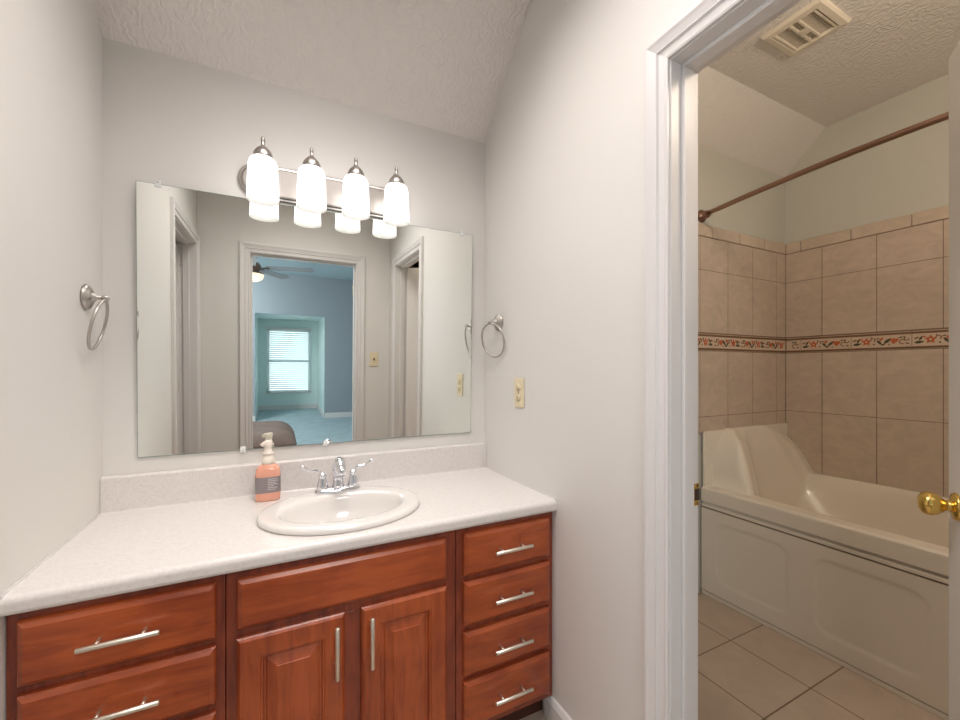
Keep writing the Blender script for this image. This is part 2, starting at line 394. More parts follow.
# strike plate on the latch jamb
m = MB(); yj = RY1-0.018
m.box(XR+0.078, XR+TH+0.003, yj-0.0022, yj-0.0002, 0.912, 0.970, BRASS, 0.0007, 1)
m.box(XR+0.085, XR+0.104, yj-0.0026, yj-0.0021, 0.926, 0.956, SCREW)
for z in (0.918, 0.964): m.lathe([(0.0035, 0), (0.0035, 0.0006)], SCREW, (XR+0.096, yj-0.0021, z), (0, -1, 0), 12)
m.build('strike_plate', gR, label='brass strike plate')

def hinge(m, x, y, z):
    m.lathe([(0.006, -0.045), (0.006, 0.045)], HINGE, (x, y, z), (0,0,1), 12)
    m.lathe([(0.004, 0.045), (0.0065, 0.048), (0.002, 0.053)], HINGE, (x, y, z), (0,0,1), 12)

# tub room door, hinged at the near jamb and standing open into the tub room
def leaf(n, hx, hy, ang, width, height, thick, label, side):
    """leaf built along +Y from the hinge in its closed position, then swung"""
    g = sgroup('door_%d' % n, (hx, hy, 0.0), label)
    m = MB(); x0, x1 = (hx-thick, hx) if side > 0 else (hx, hx+thick)
    z0, z1 = 0.012, height
    def face(xf, s):
        prof = [(0, 0)]
    m.box(x0, x1, hy, hy+width, z0, z1, DOORW, 0.002, 1)
    # six moulded panels each side
    st, mu = 0.095, 0.085
    pw = (width-2*st-mu)/2
    for xf, s in ((x0, -1), (x1, 1)):
        for zz in ((0.20, 0.78), (0.90, 1.58), (1.68, height-0.12)):
            for yy in (hy+st, hy+st+pw+mu):
                prof = [(0, 0.0), (0.006, 0.004), (0.014, 0.0015), (0.03, 0.0015), (0.045, 0.005)]
                rs = [[(xf+s*d, yy+i, zz[0]+i), (xf+s*d, yy+pw-i, zz[0]+i), (xf+s*d, yy+pw-i, zz[1]-i), (xf+s*d, yy+i, zz[1]-i)] for i, d in prof]
                m.rings(rs, DOORW, False, True, smooth=False)
    rotate(m, ang, 'Z', (hx, hy, 0)); m.build('door_leaf', g)
    if side:
        for s in (-1, 1):
            k = MB(); xf = x0 if s < 0 else x1; ky = hy+width-0.065; kz = 0.945
            k.lathe([(0.031, 0), (0.033, 0.003), (0.030, 0.008), (0.016, 0.011), (0.013, 0.014), (0.012, 0.020), (0.017, 0.025), (0.024, 0.033), (0.0275, 0.042), (0.0275, 0.051), (0.024, 0.059), (0.014, 0.065), (0.004, 0.066)], BRASS, (xf, ky, kz), (s, 0, 0), 32)
            rotate(k, ang, 'Z', (hx, hy, 0)); k.build('door_knob', g, label='polished brass knob')
    h = MB()
    for z in (0.25, 1.08, 1.84): hinge(h, hx+(0.004 if side > 0 else -0.004), hy-0.004, z)
    h.build('hinges', g)
    return g
leaf(1, XR+TH, RY0+0.020, -math.radians(62.5), 0.582, 2.040, 0.035, 'white panelled door with a brass knob, open into the tub room', 1)
leaf(2, XL-TH, LY0+0.020, math.radians(84), 0.68, 2.055, 0.035, 'white door standing open inside the closet doorway, seen in the mirror', 0)
m = MB()
for z in (0.25, 1.08, 1.86): m.box(FX1-0.0205, FX1-0.018, YF-TH-0.002, YF-TH+0.03, z-0.045, z+0.045, HINGE); hinge(m, FX1-0.020, YF-TH-0.006, z)
m.build('hinges', gF)

# baseboards
BP = [(0, 0), (0.014, 0), (0.014, 0.070), (0.010, 0.078), (0.006, 0.086), (0, 0.090)]
m = MB(); m.prism([(XR-a, z) for a, z in BP], 'y', RY1+0.058, -0.50, WHITE); struct(m, 'baseboard_right', 'white baseboard along the right wall')
m = MB(); m.prism([(XL+a, z) for a, z in BP], 'y', LY1+0.058, -0.565, WHITE); struct(m, 'baseboard_left')
m = MB(); m.prism([(YF+a, z) for a, z in BP], 'x', FX1+0.058, XR-0.015, WHITE); m.prism([(YF+a, z) for a, z in BP], 'x', XL+0.025, FX0-0.058, WHITE); struct(m, 'baseboard_front')

# ------------------------------------------------------------------ vanity cabinets
YFR = -0.535       # face frame front
YD = -0.554        # drawer and door fronts
CB, CT = 0.095, 0.765
def bar_pull(cx, cz, vertical, parent):
    m = MB(); L = 0.071; yb = YD-0.030; h = 0.0058
    if vertical:
        m.lathe([(h-0.001, -L), (h, -L+0.001), (h, L-0.001), (h-0.001, L)], PULL, (cx, yb, cz), (0,0,1), 16)
        for s in (-1, 1): m.lathe([(0.0042, 0), (0.0042, 0.030)], PULL, (cx, YD+0.0002, cz+s*0.040), (0,-1,0), 12)
    else:
        m.lathe([(h-0.001, -L), (h, -L+0.001), (h, L-0.001), (h-0.001, L)], PULL, (cx, yb, cz), (1,0,0), 16)
        for s in (-1, 1): m.lathe([(0.0042, 0), (0.0042, 0.030)], PULL, (cx+s*0.040, YD+0.0002, cz), (0,-1,0), 12)
    return m.build('handle', parent, label='satin nickel bar pull')
SLAB = [(0, YFR+0.0), (0, YD+0.010), (0.003, YD+0.006), (0.006, YD+0.004), (0.012, YD), ]
def unit(x0, x1, kind, label):
    t = thing('vanity_cabinet', ((x0+x1)/2, -0.27, 0), label, 'cabinet', 'vanity base cabinets')
    m = MB(); a0, a1, b0, b1 = x0+0.0008, x1-0.0008, YFR+0.02, -0.004
    m.box(a0, a0+0.016, b0, b1, CB, CT, WOODF).box(a1-0.016, a1, b0, b1, CB, CT, WOODF).box(a0+0.016, a1-0.016, b1-0.008, b1, CB, CT, WOODF).box(a0+0.016, a1-0.016, b0, b1-0.008, CB, CB+0.016, WOODF); m.build('body', t)
    m = MB(); m.box(x0+0.0008, x1-0.0008, YFR+0.06, YFR+0.075, 0.0, CB, KICK).box(x0+0.0008, x0+0.018, YFR+0.075, -0.01, 0, CB, KICK).box(x1-0.018, x1-0.0008, YFR+0.075, -0.01, 0, CB, KICK); m.build('toe_kick', t)
    f = MB(); y0, y1 = YFR, YFR+0.02
    def fb(a, b, c, d): f.box(a, b, y0, y1, c, d, WOODF, 0.0008, 1)
    if kind == 'drawers':
        dx0, dx1, fronts = x0+(0.020 if x0 < -0.3 else 0.024), x1-(0.020), [(0.607, 0.744), (0.446, 0.588), (0.285, 0.426), (0.118, 0.267)]
        fb(x0+0.001, dx0+0.012, CB, CT); fb(dx1-0.012, x1-0.001, CB, CT)
        zz = [CT] + [(a[0]+b[1])/2 for a, b in zip(fronts, fronts[1:])] + [CB]
        for z in zz: fb(dx0+0.012, dx1-0.012, max(CB, z-0.022), min(CT, z+0.022))
        f.build('face_frame', t)
        for z0, z1 in fronts:
            d = MB(); d.nested(dx0, dx1, z0, z1, SLAB, WOODX); dr = d.build('drawer', t)
            bar_pull((dx0+dx1)/2-(0.0), (z0+z1)/2, False, dr)
    else:
        a, b = x0+0.024, x1-0.036
        fb(x0+0.001, a+0.012, CB, CT); fb(b-0.012, x1-0.001, CB, CT); mid = (a+b)/2
        fb(mid-0.035, mid+0.035, CB, 0.603-0.02)
        for z in ((CT-0.035, CT), (0.583, 0.625), (CB, CB+0.03)): fb(a+0.012, b-0.012, *z)
        f.build('face_frame', t)
        d = MB(); d.nested(a, b, 0.615, 0.742, SLAB, WOODX); d.build('false_drawer_front', t)
        for s, (c0, c1) in enumerate(((a, mid-0.0225), (mid+0.0225, b))):
            y = YD
            prof = [(0, YFR), (0, y+0.009), (0.003, y+0.005), (0.008, y), (0.052, y), (0.054, y+0.003), (0.058, y+0.003), (0.060, y+0.012), (0.066, y+0.012), (0.068, y+0.010), (0.090, y+0.002), (0.091, y)]
            d = MB(); d.nested(c0, c1, 0.118, 0.592, prof, WOODZ); dr = d.build('door', t)
            bar_pull(c1-0.024 if s == 0 else c0+0.024, 0.505, True, dr)
    return t
unit(XL+0.001, -0.110, 'drawers', 'reddish cherry drawer cabinet against the left wall, left end of the vanity')
unit(-0.110, 0.515, 'doors', 'reddish cherry sink cabinet with two raised-panel doors, middle of the vanity')
unit(0.515, XR-0.002, 'drawers', 'reddish cherry drawer cabinet with four drawers against the right wall')

# ------------------------------------------------------------------ countertop
SX, SY = 0.203, -0.325
ctop = thing('countertop', (0.2, -0.28, CT), 'speckled off-white laminate vanity countertop with a low backsplash', 'countertop')
TZ = 0.805; yf = -0.561; r = 0.012
pts = [(-0.001, CT+0.0005), (-0.001, TZ)]
for i in range(7):
    a = PI/2 + i*PI/2/6; pts.append((yf+0.016+0.016*math.cos(a), TZ-0.016+0.016*math.sin(a)))
pts += [(yf, TZ-0.030), (yf+0.002, TZ-0.036), (yf+0.006, CT+0.0005)]
m = MB(); m.prism(pts, 'x', XL+0.001, XR-0.001, COUNTER, smooth=False); slab = m.build('slab', ctop)
for p in slab.data.polygons:
    if len(p.vertices) == 4 and abs(p.normal.x) < 0.5: p.use_smooth = False
m = MB(); m.lathe([(1, -0.1), (1, 0.1)], COUNTER, (SX, SY, TZ-0.03), (0,0,1), 64, sx=0.222, sy=0.178, smooth=False); cut = m.build('cutter')
bo = slab.modifiers.new('b', 'BOOLEAN'); bo.object = cut; bo.operation = 'DIFFERENCE'; bo.solver = 'EXACT'
dg = bpy.context.evaluated_depsgraph_get(); dg.update()
nm = bpy.data.meshes.new_from_object(slab.evaluated_get(dg)); slab.modifiers.clear(); slab.data = nm
bpy.data.objects.remove(cut, do_unlink=True)
BT = 0.922
m = MB(); m.prism([(-0.001, TZ), (-0.001, BT)] + [(-0.014+0.008*math.cos(PI/2+i*PI/2/4), BT-0.008+0.008*math.sin(PI/2+i*PI/2/4)) for i in range(5)] + [(-0.022, TZ+0.004), (-0.026, TZ)], 'x', XL+0.001, XR-0.001, COUNTER)
m.build('backsplash', ctop)
m = MB(); m.box(XL+0.0008, XL+0.004, -0.556, -0.024, TZ-0.001, TZ+0.004, WHITE); m.build('caulk_bead', ctop)
m = MB(); m.box(XR-0.004, XR-0.0008, -0.556, -0.024, TZ-0.001, TZ+0.004, WHITE); m.build('caulk_bead', ctop)

# ------------------------------------------------------------------ sink
sink = thing('sink', (SX, SY, TZ), 'off-white oval drop-in porcelain sink set in the countertop', 'sink')
m = MB(); n = 72
def ell(a, b, cy, z): return [(SX+a*math.cos(2*PI*i/n), cy+b*math.sin(2*PI*i/n), z) for i in range(n)]
CYB = SY-0.003
rg = [ell(0.215, 0.170, SY, 0.790), ell(0.218, 0.172, SY, 0.804), ell(0.250, 0.205, SY, 0.8055), ell(0.253, 0.208, SY, 0.810), ell(0.252, 0.207, SY, 0.818), ell(0.247, 0.202, SY, 0.8235), ell(0.238, 0.193, SY, 0.825),
      ell(0.205, 0.150, CYB, 0.822), ell(0.196, 0.140, CYB, 0.820), ell(0.190, 0.134, CYB, 0.814), ell(0.184, 0.129, CYB, 0.800), ell(0.174, 0.121, CYB, 0.770), ell(0.155, 0.105, CYB, 0.735), ell(0.12, 0.08, CYB, 0.705), ell(0.07, 0.05, CYB, 0.690), ell(0.024, 0.024, CYB, 0.686)]
m.rings(rg, PORC, False, True); m.build('basin', sink)
m = MB(); m.lathe([(0.022, 0), (0.023, 0.002), (0.019, 0.003), (0.018, 0.0015)], CHROME, (SX, CYB, 0.6862)); m.build('drain', sink)

# ------------------------------------------------------------------ faucet
FXc, FY, FZ = 0.207, -0.158, 0.8232
fa = thing('faucet', (FXc, FY, FZ), 'chrome two-handle faucet standing on the back rim of the sink', 'faucet')
m = MB()
def oval(w_, d_, z, k=32):
    o = []
    for i in range(k):
        a = 2*PI*i/k; cx = (w_-d_)*(1 if math.cos(a) > 0 else -1) if abs(math.cos(a)) > 1e-6 else 0
        o.append((FXc+cx+d_*math.cos(a), FY+d_*math.sin(a), z))
    return o
m.rings([oval(0.080, 0.027, FZ), oval(0.081, 0.028, FZ+0.004), oval(0.079, 0.026, FZ+0.010), oval(0.074, 0.022, FZ+0.014), oval(0.070, 0.018, FZ+0.016)], CHROME); m.build('base_plate', fa)
m = MB()
m.lathe([(0.021, 0.010), (0.022, 0.018), (0.019, 0.030), (0.0175, 0.05), (0.0182, 0.065)], CHROME, (FXc, FY, FZ))
sp = [(FXc, FY, FZ+0.062), (FXc, FY-0.003, FZ+0.082), (FXc, FY-0.014, FZ+0.100), (FXc, FY-0.034, FZ+0.110), (FXc, FY-0.058, FZ+0.106), (FXc, FY-0.080, FZ+0.092), (FXc, FY-0.090, FZ+0.078)]
m.tube(sp, 0.015, CHROME, 20, radii=[0.0185, 0.0205, 0.021, 0.0205, 0.0185, 0.0165, 0.0145]); m.build('spout', fa)
for s in (-1, 1):
    m = MB(); hx = FXc+s*0.0535
    m.lathe([(0.020, 0.010), (0.021, 0.018), (0.018, 0.034), (0.013, 0.052), (0.0125, 0.056), (0.015, 0.059), (0.0145, 0.066), (0.008, 0.072), (0.003, 0.073)], CHROME, (hx, FY, FZ), n=24)
    lp = [(hx+s*q[0], FY+q[2], FZ+q[1]) for q in [(0, 0.066, 0), (0.010, 0.076, -0.002), (0.022, 0.083, -0.003), (0.034, 0.083, -0.003), (0.046, 0.086, -0.004), (0.058, 0.095, -0.006), (0.068, 0.101, -0.008), (0.073, 0.102, -0.009)]]
    m.tube(lp, 0.005, CHROME, 12, radii=[0.007, 0.0055, 0.005, 0.0055, 0.0048, 0.0052, 0.0065, 0.004]); m.build('handle', fa)

# ------------------------------------------------------------------ soap bottle
bx_, by_ = -0.022, -0.092
so = thing('soap_bottle', (bx_, by_, TZ), 'peach foaming hand soap bottle with a cream pump and grey label beside the sink', 'soap bottle')
def sq(wx, wy, z, p=4.0, k=40):
    o = []
    for i in range(k):
        a = 2*PI*i/k; c, s_ = math.cos(a), math.sin(a)
        o.append((bx_+wx*math.copysign(abs(c)**(2/p), c), by_+wy*math.copysign(abs(s_)**(2/p), s_), z))
    return o
m = MB(); z = TZ+0.0003
m.rings([sq(0.036, 0.025, z), sq(0.039, 0.028, z+0.003), sq(0.040, 0.029, z+0.010), sq(0.040, 0.029, z+0.095), sq(0.0385, 0.028, z+0.108), sq(0.033, 0.025, z+0.118, 3.2), sq(0.024, 0.021, z+0.125, 2.4), sq(0.019, 0.019, z+0.128, 2.0)], SOAP); b_ = m.build('bottle', so)
m = MB(); m.rings([sq(0.0405, 0.0295, z+0.030), sq(0.0405, 0.0295, z+0.085)], LABEL, False, False); lb = m.build('product_label', b_, label='grey wrap label')
m = MB()
for k in range(7):
    ww = (0.030, 0.034, 0.026, 0.032, 0.020, 0.030, 0.024)[k]
    m.box(bx_-0.001, bx_-0.001+ww, by_-0.0300, by_-0.0296, z+0.077-0.006*k, z+0.0792-0.006*k, PRINT)
m.build('label_print', b_, label='pale lines of fine print')
m = MB(); m.lathe([(0.019, 0.128), (0.0215, 0.130), (0.0215, 0.142), (0.019, 0.148), (0.016, 0.154), (0.015, 0.160), (0.0185, 0.162), (0.0185, 0.168), (0.0125, 0.171), (0.0115, 0.188), (0.013, 0.192), (0.0135, 0.206), (0.011, 0.209)], PUMP, (bx_, by_, TZ), n=28); m.build('pump', so)
m = MB(); m.tube([(bx_+0.012, by_+0.004, TZ+0.206), (bx_, by_, TZ+0.205), (bx_-0.012, by_-0.006, TZ+0.202), (bx_-0.021, by_-0.011, TZ+0.196)], 0.0065, PUMP, 12); m.build('nozzle', so)

# ------------------------------------------------------------------ mirror
MX0, MX1, MZ0, MZ1 = -0.408, 0.816, 0.976, 1.889
mi = thing('wall_mirror', ((MX0+MX1)/2, -0.006, MZ0), 'large frameless rectangular mirror clipped to the wall above the vanity', 'mirror')
TILT = math.radians(1.2); piv = (0, -0.006, MZ0)
m = MB(); m.box(MX0-0.0012, MX1+0.0012, -0.0074, -0.0025, MZ0-0.0022, MZ1+0.0012, MEDGE); rotate(m, TILT, 'X', piv); m.build('glass_back', mi)
m = MB()
bw = 0.004
m.rings([[(MX0, -0.0076, MZ0), (MX1, -0.0076, MZ0), (MX1, -0.0076, MZ1), (MX0, -0.0076, MZ1)],
         [(MX0+bw, -0.00775, MZ0+bw), (MX1-bw, -0.00775, MZ0+bw), (MX1-bw, -0.00775, MZ1-bw), (MX0+bw, -0.00775, MZ1-bw)]], MIRROR, False, True, smooth=False)
rotate(m, TILT, 'X', piv); m.build('mirror_face', mi)
for cx, cz, s in ((-0.350, MZ1, 1), (0.765, MZ1, 1), (-0.105, MZ0, -1), (0.18, MZ0, -1)):
    m = MB(); m.box(cx-0.009, cx+0.009, -0.0125, -0.001, cz-0.010 if s > 0 else cz-0.012, cz+0.012 if s > 0 else cz+0.010, CLIP, 0.002, 1)
    m.lathe([(0.003, 0), (0.0025, 0.0015)], NICKEL, (cx, -0.0125, cz+s*0.005), (0,-1,0), 10)
    if s > 0: rotate(m, TILT, 'X', piv); 
    m.build('mirror_clip', mi)

# ------------------------------------------------------------------ vanity light
LX = 0.198
vl = thing('vanity_light', (LX, 0, 1.96), 'brushed nickel four-light bar with frosted glass shades above the mirror', 'wall light')
def stad(hw, hh, y, k=40):
    o = []
    for i in range(k):
        a = 2*PI*i/k; c = math.cos(a)
        o.append((LX+(hw-hh)*(1 if c > 0 else -1)+hh*c, y, 1.968+hh*math.sin(a)))
    return o
m = MB(); m.rings([stad(0.318, 0.066, -0.001), stad(0.319, 0.066, -0.010), stad(0.315, 0.062, -0.014), stad(0.309, 0.056, -0.015), stad(0.306, 0.053, -0.021), stad(0.301, 0.048, -0.024)], NICKEL, smooth=False); m.build('backplate', vl)
YS = -0.125
for k in range(4):
    cx = LX + (-0.2355, -0.0785, 0.0785, 0.2355)[k]
    m = MB(); m.tube([(cx, -0.022, 1.975), (cx, -0.045, 1.985), (cx, -0.062, 2.010), (cx, -0.072, 2.045), (cx, -0.094, 2.058), (cx, -0.115, 2.054), (cx, YS, 2.042)], 0.005, NICKEL, 10)
    m.lathe([(0.016, 0), (0.014, 0.006), (0.007, 0.010)], NICKEL, (cx, -0.022, 1.975), (0,-1,0), 20); m.build('arm', vl)
    m = MB(); m.lathe([(0.031, 1.998), (0.032, 2.004), (0.031, 2.014), (0.026, 2.026), (0.017, 2.037), (0.010, 2.042), (0.0065, 2.046), (0.0058, 2.062), (0.007, 2.068), (0.005, 2.076), (0.001, 2.078)], NICKEL, (cx, YS, 0), n=28); m.build('shade_cap', vl)
    m = MB()
    outer = [(0.028, 2.002), (0.037, 1.999), (0.0425, 1.992), (0.0455, 1.980), (0.0470, 1.960), (0.0485, 1.93), (0.050, 1.88), (0.0505, 1.856)]
    inner = [(0.0475, 1.856), (0.0445, 1.93), (0.042, 1.967), (0.030, 1.992)]
    m.lathe(outer, SHADE, (cx, YS, 0), n=40, cap0=False, cap1=False); m.lathe([outer[-1]]+inner, SHADEIN, (cx, YS, 0), n=40, cap0=False, cap1=True); sh = m.build('glass_shade', vl, label='glowing frosted glass shade')
    m = MB(); m.lathe([(0.003, 1.900), (0.018, 1.905), (0.027, 1.925), (0.024, 1.950), (0.014, 1.972), (0.013, 1.991)], BULB, (cx, YS, 0), n=20); m.build('bulb', sh)

# ------------------------------------------------------------------ towel rings
def towel_ring(xw, s, y, z, label, yaw=0.0):
    t = thing('towel_ring', (xw, y, z), label, 'towel ring', 'towel rings on either side of the vanity')
    m = MB(); m.lathe([(0.036, 0), (0.038, 0.003), (0.0370, 0.007), (0.032, 0.0115), (0.029, 0.012), (0.026, 0.015), (0.019, 0.0175), (0.012, 0.0185), (0.0105, 0.024), (0.0058, 0.026), (0.0055, 0.040)], NICKEL, (xw+s*0.0003, y, z), (s,0,0), 32)
    m.lathe([(0.0055, 0.038), (0.009, 0.041), (0.010, 0.047), (0.008, 0.053), (0.003, 0.056)], NICKEL, (xw, y, z), (s,0,0), 20)
    m.build('wall_mount', t)
    m = MB(); R = 0.0745; tilt = 0.21; ax = xw+s*0.046; az = z-0.008
    pts = []
    for i in range(64):
        a = 2*PI*i/64; dy = R*math.sin(a); dz = R*math.cos(a)-R
        pts.append((ax+s*dz*math.sin(tilt), y+dy, az+dz*math.cos(tilt)))
    m.tube(pts, 0.0042, NICKEL, 12, closed=True); rotate(m, yaw, 'Z', (ax, y, az)); m.build('ring', t)
towel_ring(XL, 1, -0.135, 1.482, 'brushed nickel towel ring on the left wall', 0.1)
towel_ring(XR, -1, -0.140, 1.478, 'brushed nickel towel ring on the right wall above the outlet', 0.2)

# ------------------------------------------------------------------ outlet and switch
t = thing('wall_outlet', (XR, -0.312, 1.173), 'almond duplex outlet on the right wall below the towel ring', 'outlet')
m = MB(); cy, cz = -0.312, 1.173
m.box(XR-0.0055, XR-0.0002, cy-0.037, cy+0.037, cz-0.060, cz+0.060, ALMOND, 0.003); m.build('cover_plate', t)
for dz in (-0.021, 0.021):
    m = MB(); m.lathe([(0.0165, 0), (0.0165, 0.002)], ALMOND, (XR-0.0054, cy, cz+dz), (-1,0,0), 24)
    for dy in (-0.006, 0.006): m.box(XR-0.0079, XR-0.0073, cy+dy-0.0011, cy+dy+0.0011, cz+dz-0.002, cz+dz+0.007, ALMONDD)
    m.lathe([(0.0026, 0), (0.0026, 0.0005)], ALMONDD, (XR-0.0074, cy, cz+dz-0.009), (-1,0,0), 12)
    m.build('socket', t)
m = MB(); m.lathe([(0.003, 0), (0.002, 0.0012)], ALMONDD, (XR-0.0055, cy, cz), (-1,0,0), 12); m.build('screw', t)
t = thing('light_switch', (0.765, YF, 1.275), 'almond toggle light switch beside the bedroom doorway, seen in the mirror', 'switch')
m = MB(); m.box(0.728, 0.802, YF+0.0002, YF+0.0055, 1.215, 1.335, ALMOND, 0.003); m.build('cover_plate', t)
m = MB(); m.box(0.760, 0.770, YF+0.005, YF+0.017, 1.268, 1.288, ALMONDD, 0.002); m.build('toggle', t)

# ------------------------------------------------------------------ tub
AX = 2.172; RIM = 0.603
tub = thing('bathtub', (2.61, -1.13, 0), 'almond acrylic bathtub with a raised curved backrest and panelled apron', 'bathtub')
def sst(a, b, x):
    t_ = max(0, min(1, (x-a)/(b-a))); return t_*t_*(3-2*t_)
def tub_z(x, y):
    S_ = math.sqrt(max(0, 1-((2.40-min(max(x, 2.235), 2.40))/0.165)**2)) if x < 2.40 else 1.0
    u = max(0, min(1, (x-2.27)/0.76))
    yt, wd = -0.350+0.138*u, 0.100+0.065*u
    e = max(0.0, min(1.0, (yt-y)/wd))
    F = 1-e**1.6
    if x > 2.70: F *= 1-0.30*sst(2.70, 3.04, x)
    H = RIM + 0.318*S_*F + 0.022*sst(2.88, 2.97, x)*(1-F)
    a, b, cx, cy_ = 0.372, 0.865, 2.625, -1.115
    q = (abs((x-cx)/a)**5 + abs((y-cy_)/b)**5)**0.2
    if q < 1:
        q3 = (abs((x-cx)/a)**2.6 + abs((y-cy_)/b)**2.6)**(1/2.6)
        dx_ = a*(0.45*(1-q) + 0.55*max(0, 1-q3))
        dpt = 0.40 + (H-RIM)
        hd = sst(-1.0, -0.35, y)                 # the backrest slopes gently near the head
        fall = 1-(1-min(1, dx_/(0.10+0.16*hd)))**2.2
        H = H - dpt*fall
    return H
xs = sorted(set([AX + i*(3.018-AX)/110 for i in range(111)])); ys = [-2.035 + i*(YT-0.0115+2.035)/230 for i in range(231)]
m = MB(); G = [[m.bm.verts.new((x, y, tub_z(x, y))) for y in ys] for x in xs]
for i in range(len(xs)-1):
    for j in range(len(ys)-1): m.face([G[i][j], G[i+1][j], G[i+1][j+1], G[i][j+1]], TUB, True)
# rolled front edge and underside skirt
for (r0, r1) in (((0, 0), (-0.006, -0.002)), ((-0.006, -0.002), (-0.011, -0.008)), ((-0.011, -0.008), (-0.012, -0.018)), ((-0.012, -0.018), (-0.012, -0.076)), ((-0.012, -0.076), (-0.004, -0.082)), ((-0.004, -0.082), (0.015, -0.084))):
    ra = [m.bm.verts.new((AX+r0[0], y, RIM+r0[1])) for y in (ys[0], ys[-1])]; rb = [m.bm.verts.new((AX+r1[0], y, RIM+r1[1])) for y in (ys[0], ys[-1])]
    m.face([ra[0], ra[1], rb[1], rb[0]], TUB, False)
shell = m.build('tub_shell', tub)
m = MB()
m.box(AX-0.002, 3.016, YT-0.026, YT-0.0115, RIM-0.02, 0.916, TUB, 0.004); m.build('end_flange', tub)
m = MB()
m.box(AX+0.002, AX+0.03, -2.035, YT-0.0115, 0.0, 0.525, TUB); m.box(AX-0.008, AX+0.003, -2.035, YT-0.0115, 0.494, 0.512, TUB, 0.003)
m.box(AX-0.006, AX+0.003, -2.035, YT-0.0115, 0.0, 0.020, TUB, 0.002); m.build('apron_frame', tub)
m = MB(); pz0, pz1 = 0.026, 0.487; py0, py1 = -2.02, YT-0.010
def apron_h(y, z):
    # raised slab with sunken rounded fields ringed by a soft bead
    h = 0.0
    for (a, b_) in ((-0.665, -0.302), (-1.13, -0.762), (-1.59, -1.22)):
        cx, hx, cz2, hz, rr = (a+b_)/2, (b_-a)/2, 0.265, 0.168, 0.06
        qx, qz = abs(y-cx)-hx+rr, abs(z-cz2)-hz+rr
        d = math.hypot(max(qx, 0), max(qz, 0)) + min(max(qx, qz), 0) - rr
        h += -0.004*(1-sst(-0.014, 0.0, d)) 
    return h
ny, nz = 230, 60
A = [[m.bm.verts.new((AX-0.007-apron_h(py0+(py1-py0)*i/ny, pz0+(pz1-pz0)*j/nz), py0+(py1-py0)*i/ny, pz0+(pz1-pz0)*j/nz)) for j in range(nz+1)] for i in range(ny+1)]
for i in range(ny):
    for j in range(nz): m.face([A[i][j], A[i+1][j], A[i+1][j+1], A[i][j+1]], TUB, True)
e = [(py0, pz0), (py1, pz0), (py1, pz1), (py0, pz1)]
for k in range(4):
    a, b_ = e[k], e[(k+1) % 4]
    m.face([m.bm.verts.new(v) for v in [(AX-0.007, *a), (AX-0.007, *b_), (AX+0.002, *b_), (AX+0.002, *a)]], TUB)
m.build('apron_panel', tub)
m = MB(); m.box(AX+0.0005, AX+0.0018, -2.03, YT-0.003, 0.018, 0.496, GROUT); m.build('apron_gap', tub, label='dark gap around the apron panel')

# ------------------------------------------------------------------ tiles
ts = thing('tile_surround', (XT, YT, 0.6), 'beige ceramic tile surround with a floral border band above the bathtub', 'tile surround')
rows = [(0.906, 0.997), (0.997, 1.374), (1.478, 1.836), (1.836, 2.025)]
rows_s = [(0.622, 0.997), (0.997, 1.374), (1.478, 1.836), (1.836, 2.025)]
G2 = 0.0016
YTT, XTT = YT-0.010, XT-0.010
m = MB(); m.box(AX-0.045, XT-0.0085, YT-0.0085, YT-0.0002, 0.905, 2.09, GROUT); m.box(XT-0.0085, XT-0.0002, YTE+0.002, YT-0.0086, 0.60, 2.09, GROUT); m.build('grout_bed', ts)
m = MB(); cols = [2.155-0.03, 2.155, 2.408, 2.655, 2.914, XTT]
for z0, z1 in rows:
    for a, b_ in zip(cols, cols[1:]): m.box(a+G2, b_-G2, YTT, YT-0.008, z0+G2, z1-G2, TILE, 0.0012, 1)
m.build('tile_field', ts)
m = MB(); c = -D+1.312; ce = [YTT, c]
while c > YTE+0.01: c -= 0.2565; ce.append(max(c, YTE+0.004))
for z0, z1 in rows_s:
    for b_, a in zip(ce, ce[1:]): m.box(XTT, XT-0.008, a+G2, b_-G2, z0+G2, z1-G2, TILE, 0.0012, 1)
m.build('tile_field', ts)
m = MB(); bz0, bz1 = 2.026, 2.094
for a, b_ in ((2.13, 2.264), (2.264, 2.52), (2.52, 2.776), (2.776, XTT-0.003)): m.box(a+G2, b_-G2, YTT-0.002, YT-0.008, bz0+G2, bz1, TRIMT, 0.004, 2)
yy = YTT-0.003; first = 0.085
while yy > YTE+0.02:
    n2 = max(yy-(first or 0.256), YTE+0.004); m.box(XTT-0.002, XT-0.008, n2+G2, yy-G2, bz0+G2, bz1, TRIMT, 0.004, 2); yy = n2; first = None
m.build('bullnose_trim', ts)

